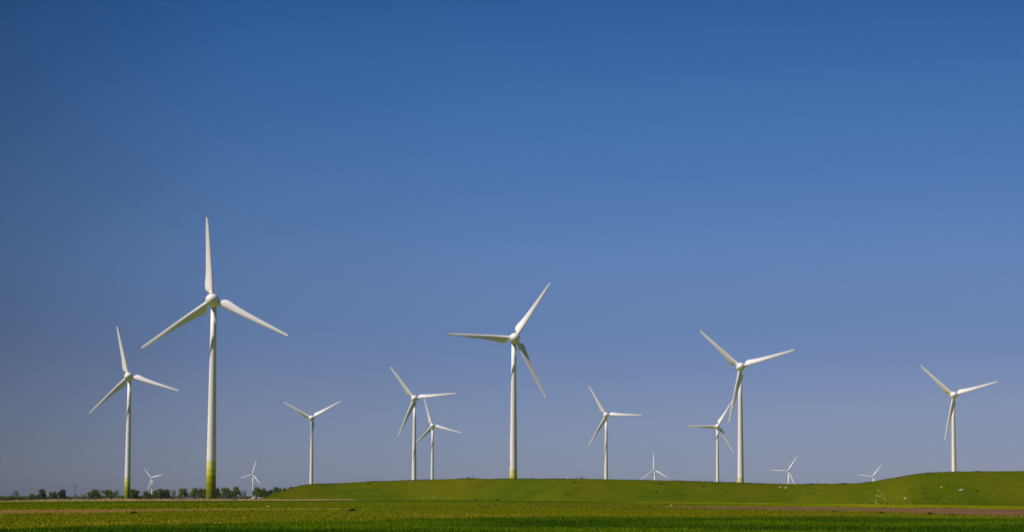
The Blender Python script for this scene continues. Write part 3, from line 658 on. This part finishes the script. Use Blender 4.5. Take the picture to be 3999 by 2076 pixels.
SH = [(2842, 1881.5, 'stand', .8, 1.2, 'white sheep on the crest, leftmost of three left of the pale banded tower'),
      (2862, 1881.5, 'stand', .9, -1.2, 'white sheep on the crest, middle of three left of the pale banded tower'),
      (2877, 1884, 'graze', .85, 0, 'white sheep on the crest, nearest to the pale banded tower'),
      (3000, 1885, 'lie', .8, 0, 'white sheep on the crest right of the pale banded tower, left of a second'),
      (3019, 1885, 'lie', .7, 0, 'white sheep lying on the crest halfway to the tiny turbine with level blade'),
      (3048, 1902, 'lie', .95, 3.0, 'upper left sheep of two lying on the slope below the tiny turbine'),
      (3068, 1904.5, 'lie', 1.1, 0, 'lower right sheep of two lying on the slope below the tiny turbine'),
      (3202, 1885, 'stand', .6, 1.3, 'small white lamb at the left of the crest group before the hump'),
      (3211, 1889, 'stand', .65, 1.5, 'small white lamb just below the crest group before the hump'),
      (3216, 1884.5, 'stand', 1.0, 0, 'largest white sheep of the crest group before the hump'),
      (3241, 1890, 'stand', .95, 1.4, 'white sheep seen end-on, rightmost of the crest group before the hump'),
      (3430, 1915, 'lie', .6, 0, 'faint small sheep, highest on the worn path up the hump'),
      (3428, 1938, 'graze', 1.0, 3.14, 'plump white sheep left of the worn path with a lamb beside it'),
      (3436, 1938, 'stand', .6, 0, 'small lamb right beside the plump sheep near the worn path'),
      (3445.5, 1932, 'stand', .75, 1.2, 'white sheep on the worn path above its dark shadow'),
      (3455, 1947, 'stand', .8, 1.3, 'sheep at the lower part of the worn path'),
      (3420, 1957, 'stand', .7, 1.5, 'small white sheep above another at the foot of the hump'),
      (3424, 1967, 'stand', .8, 1.5, 'lowest white sheep at the foot of the hump next to the yellow margin'),
      (3535, 1949, 'graze', 1.15, 0, 'bright white sheep alone on the lower slope of the hump'),
      (3676, 1901, 'lie', .95, 0, 'single small sheep lying high on the hump left of the turbine'),
      (3748, 1915, 'lie', .95, 3.14, 'left sheep of the pair side by side below the right turbine'),
      (3755.5, 1915, 'stand', 1.1, 0, 'right sheep of the pair side by side below the right turbine')]
for px_, py_, ps, sc, rz, lb in SH:
    o = bpy.data.objects.new('sheep', SM[ps]); COL.objects.link(o); p = emb_hit(px_, py_ + 1); o.location = (p.x, p.y, p.z - .03); o.scale = (sc * .88,) * 3; o.rotation_euler.z = rz
    tag(o, lb, 'sheep', 'sheep grazing on the bank')

# ------------------------------------------------------------------ posts, markers, tussocks
def marker(px_, py_, hpx, label):
    p = hit(px_, py_); s = hpx / F * p.y; rt = empty('marker_post', p)
    MB().rings([(.05, -.05), (.05, s * .72)], 8).build('post', M['postw'], rt, True); MB().rings([(.08, s * .68), (.17, s * .74), (.19, s * .86), (.13, s * .96), (.04, s)], 10).build('cap', M['yellow'], rt, True)
    tag(rt, label, 'marker post', 'yellow capped marker posts')
marker(1046, 1984, 10, 'yellow capped marker post at the track below the left bank end')
marker(2622, 1982, 13, 'yellow capped marker post at the left end of the ploughed soil')
def pole(px_, py_, hpx, mat, r_, label, emb=True, kind='pole', cat='pole', cap=None, grp=None):
    p = emb_hit(px_, py_) if emb else hit(px_, py_); s = hpx / F * p.y; rt = empty(kind, (p.x, p.y, p.z - .1))
    MB().rings([(r_, 0), (r_ * .8, s)], 8).build('shaft', mat, rt, True)
    if cap: MB().rings([(r_ * 1.2, s - .05), (r_ * 1.9, s + .05), (r_ * 1.9, s + .35), (r_ * .8, s + .45)], 8).build('cap', cap, rt, True)
    tag(rt, label, cat, grp)
for (x_, y_, h_, lb) in ((1654, 1947, 10, 'short pale yellow pole, leftmost at the bank foot'), (1666, 1942, 11, 'pale yellow pole standing a little higher on the bank, second from left'), (1701, 1944, 12, 'pale yellow pole, rightmost of the poles at the bank foot')):
    pole(x_, y_, h_, M['postw'], .07, lb, grp='pale poles at the foot of the bank')
pole(1690, 1948, 11, M['wool'], .06, 'pale pole with dark box on top among the yellow poles', cap=M['black'], grp='pale poles at the foot of the bank')
def cabinet(px_, s, label):
    p = emb_hit(px_, 1800); rt = empty('instrument_cabinet', (p.x, p.y, p.z - .1))
    MB().box((-.35 * s, -.25 * s, 0), (.35 * s, .25 * s, .5 * s)).build('housing', M['black'], rt); MB().box((-.42 * s, -.3 * s, .5 * s), (.42 * s, .3 * s, .6 * s)).build('lid', M['black'], rt); MB().rings([(.05, .6 * s), (.03, 1.25 * s)], 6).build('antenna', M['black'], rt)
    tag(rt, label, 'cabinet', 'instruments on the bank crest')
cabinet(1829, 1.1, 'small dark cabinet with antenna on the crest left of the middle turbine')
pole(1847, 1800, 17, M['black'], .10, 'thin dark mast with white head on the crest left of the middle turbine', cap=M['white'], kind='mast', cat='mast')
cabinet(2271, 1.1, 'small dark cabinet on the crest left of the turbine with level right blade')
for x_, lb in ((2258, 'thin mast left of the small dark cabinet on the crest'), (2280, 'thinnest mast just right of the small dark cabinet on the crest'), (2290, 'rightmost thin mast right of the small dark cabinet on the crest')):
    pole(x_, 1800, 11, M['black'], .09, lb, kind='mast', cat='mast', grp='thin masts on the bank crest')
def tussock(px_, py_, wpx, hpx, label, c=(.03, .07, .008), emb=False, grp='grass tussocks on the field'):
    p = emb_hit(px_, py_) if emb else hit(px_, py_); W = wpx / F * p.y; Hh = hpx / F * p.y; n = 700; g = rng.normal(size=(n, 2)) * [W / 4.2, min(W, 1.5) / 5]; d = np.hypot(g[:, 0], g[:, 1]) / (W / 2)
    P = np.stack([g[:, 0], g[:, 1], np.zeros(n)], 1); Vv, Ff, Cc = blades(P, Hh * np.clip(1 - d * .75, .2, 1) * (.6 + .5 * rng.random(n)), np.full(n, .05 + W * .02), jitter(np.array(c), n, .4, .3), .5)
    o = np_mesh('tussock', Vv, Ff, M['blade_c'], Cc); o.location = p; tag(o, label, 'tussock', grp)
tussock(1376, 1997, 36, 17, 'largest dark green tussock at the right end of the dirt track')
tussock(520, 2007, 40, 16, 'bright green tuft on the edge of the dirt track below the left turbine', (.07, .13, .01))
tussock(3632, 2010, 40, 14, 'dark green tuft on the lower edge of the ploughed soil near the right', (.045, .10, .01))
tussock(3255, 2001, 26, 11, 'dark green tuft on the lower edge of the ploughed soil under the sheep group', (.05, .10, .01))
tussock(3440, 2005, 44, 13, 'wide green tuft on the soil edge under the worn path', (.07, .13, .01))
tussock(3720, 2013, 44, 12, 'pale green tuft furthest right on the soil edge', (.08, .14, .01))
tussock(2460, 1993, 16, 8, 'small dark tuft left of the right-hand yellow marker', (.035, .08, .01))
tussock(1618, 1995, 12, 6, 'small dark tuft on the meadow right of the largest tussock', (.03, .07, .01))
tussock(1672, 1995, 12, 6, 'tiny dark tuft, second to the right of the largest tussock', (.03, .07, .01))
tussock(955, 2003, 9, 7, 'tiny dark green plant on the weedy strip below the tiny turbine', (.02, .05, .01))
for x_, y_, w_, h_, lb in ((1440, 1887, 16, 5, 'small dark tuft just under the crest between the left turbine and the overlapping pair'), (2243, 1883, 9, 5, 'small dark tuft just under the crest below the thin masts'),
        (2565, 1920, 13, 6, 'small round dark tuft mid slope below the tiny turbine with upright blade'), (2580, 1888, 30, 4, 'dark streak of rank grass under the crest below the tiny turbine with upright blade'), (2665, 1887, 16, 4, 'short dark streak of grass under the crest, next right of the longer streak'),
        (2750, 1897, 14, 4, 'dark patch of grass on the upper slope below the turbine with one level left blade'), (2836, 1921, 9, 4, 'tiny dark tuft on the slope under the leftmost crest sheep'), (3172, 1889, 13, 6, 'low dark tuft on the crest left of the crest group of sheep'),
        (3300, 1889, 40, 5, 'long dark tuft on the crest where the hump begins'), (1859, 1950, 16, 5, 'dark tuft at the bank foot below the middle turbine'), (1945, 1950, 34, 5, 'wide green leafy patch at the bank foot under the middle turbine'),
        (3510, 1866, 24, 5, 'dark tuft on the rising crest of the hump'), (3630, 1848, 24, 5, 'dark tuft on the upper crest of the hump left of the turbine'), (3820, 1841, 40, 5, 'long dark tuft on the top crest right of the last turbine'), (3815, 1917, 12, 5, 'small dark tuft on the hump right of the sheep pair')):
    tussock(x_, y_, w_, h_, lb, (.035, .06, .004) if y_ != 1950 or x_ < 1900 else (.08, .14, .006), True, 'tufts of rank grass on the bank')
# worn path on the hump
pp = [emb_hit(*q) for q in ((3429, 1914), (3438, 1920), (3444, 1928), (3447, 1936), (3456, 1944), (3463, 1954), (3466, 1961))]
Vv = []
for q in pp: Vv += [(q.x - .16, q.y - .1, q.z + .05), (q.x + .16, q.y - .1, q.z + .05)]
tag(mesh_obj('sheep_path', Vv, [(2 * i, 2 * i + 1, 2 * i + 3, 2 * i + 2) for i in range(len(pp) - 1)], flat_mat('worn_earth', (.14, .12, .01), .9)), kind='structure')
# contrail, far off and high
a = at(523, 606, 60000); c = at(636, 556, 64000); cm = bpy.data.materials.new('contrail_ice'); cm.use_nodes = True; t = cm.node_tree; t.nodes.clear()
o_ = t.nodes.new('ShaderNodeOutputMaterial'); vp = t.nodes.new('ShaderNodeVolumePrincipled'); vp.inputs['Density'].default_value = .00014; vp.inputs['Color'].default_value = (1, 1, 1, 1); t.links.new(vp.outputs[0], o_.inputs['Volume'])
ct = MB().tube(a, c, 14, 34, 10).build('contrail', cm); tag(ct, 'short faint white contrail in the left part of the sky', 'contrail', kind='stuff')

# ------------------------------------------------------------------ the air
hm_ = bpy.data.materials.new('haze_air'); hm_.use_nodes = True; t = hm_.node_tree; t.nodes.clear()
o_ = t.nodes.new('ShaderNodeOutputMaterial'); vp = t.nodes.new('ShaderNodeVolumePrincipled'); vp.inputs['Density'].default_value = .000012; vp.inputs['Color'].default_value = (.72, .82, 1, 1); vp.inputs['Anisotropy'].default_value = 0; t.links.new(vp.outputs[0], o_.inputs['Volume'])
hz = MB().box((-3200, -60, -8), (3200, 8200, 150)).build('haze', hm_); hz['kind'] = 'stuff'
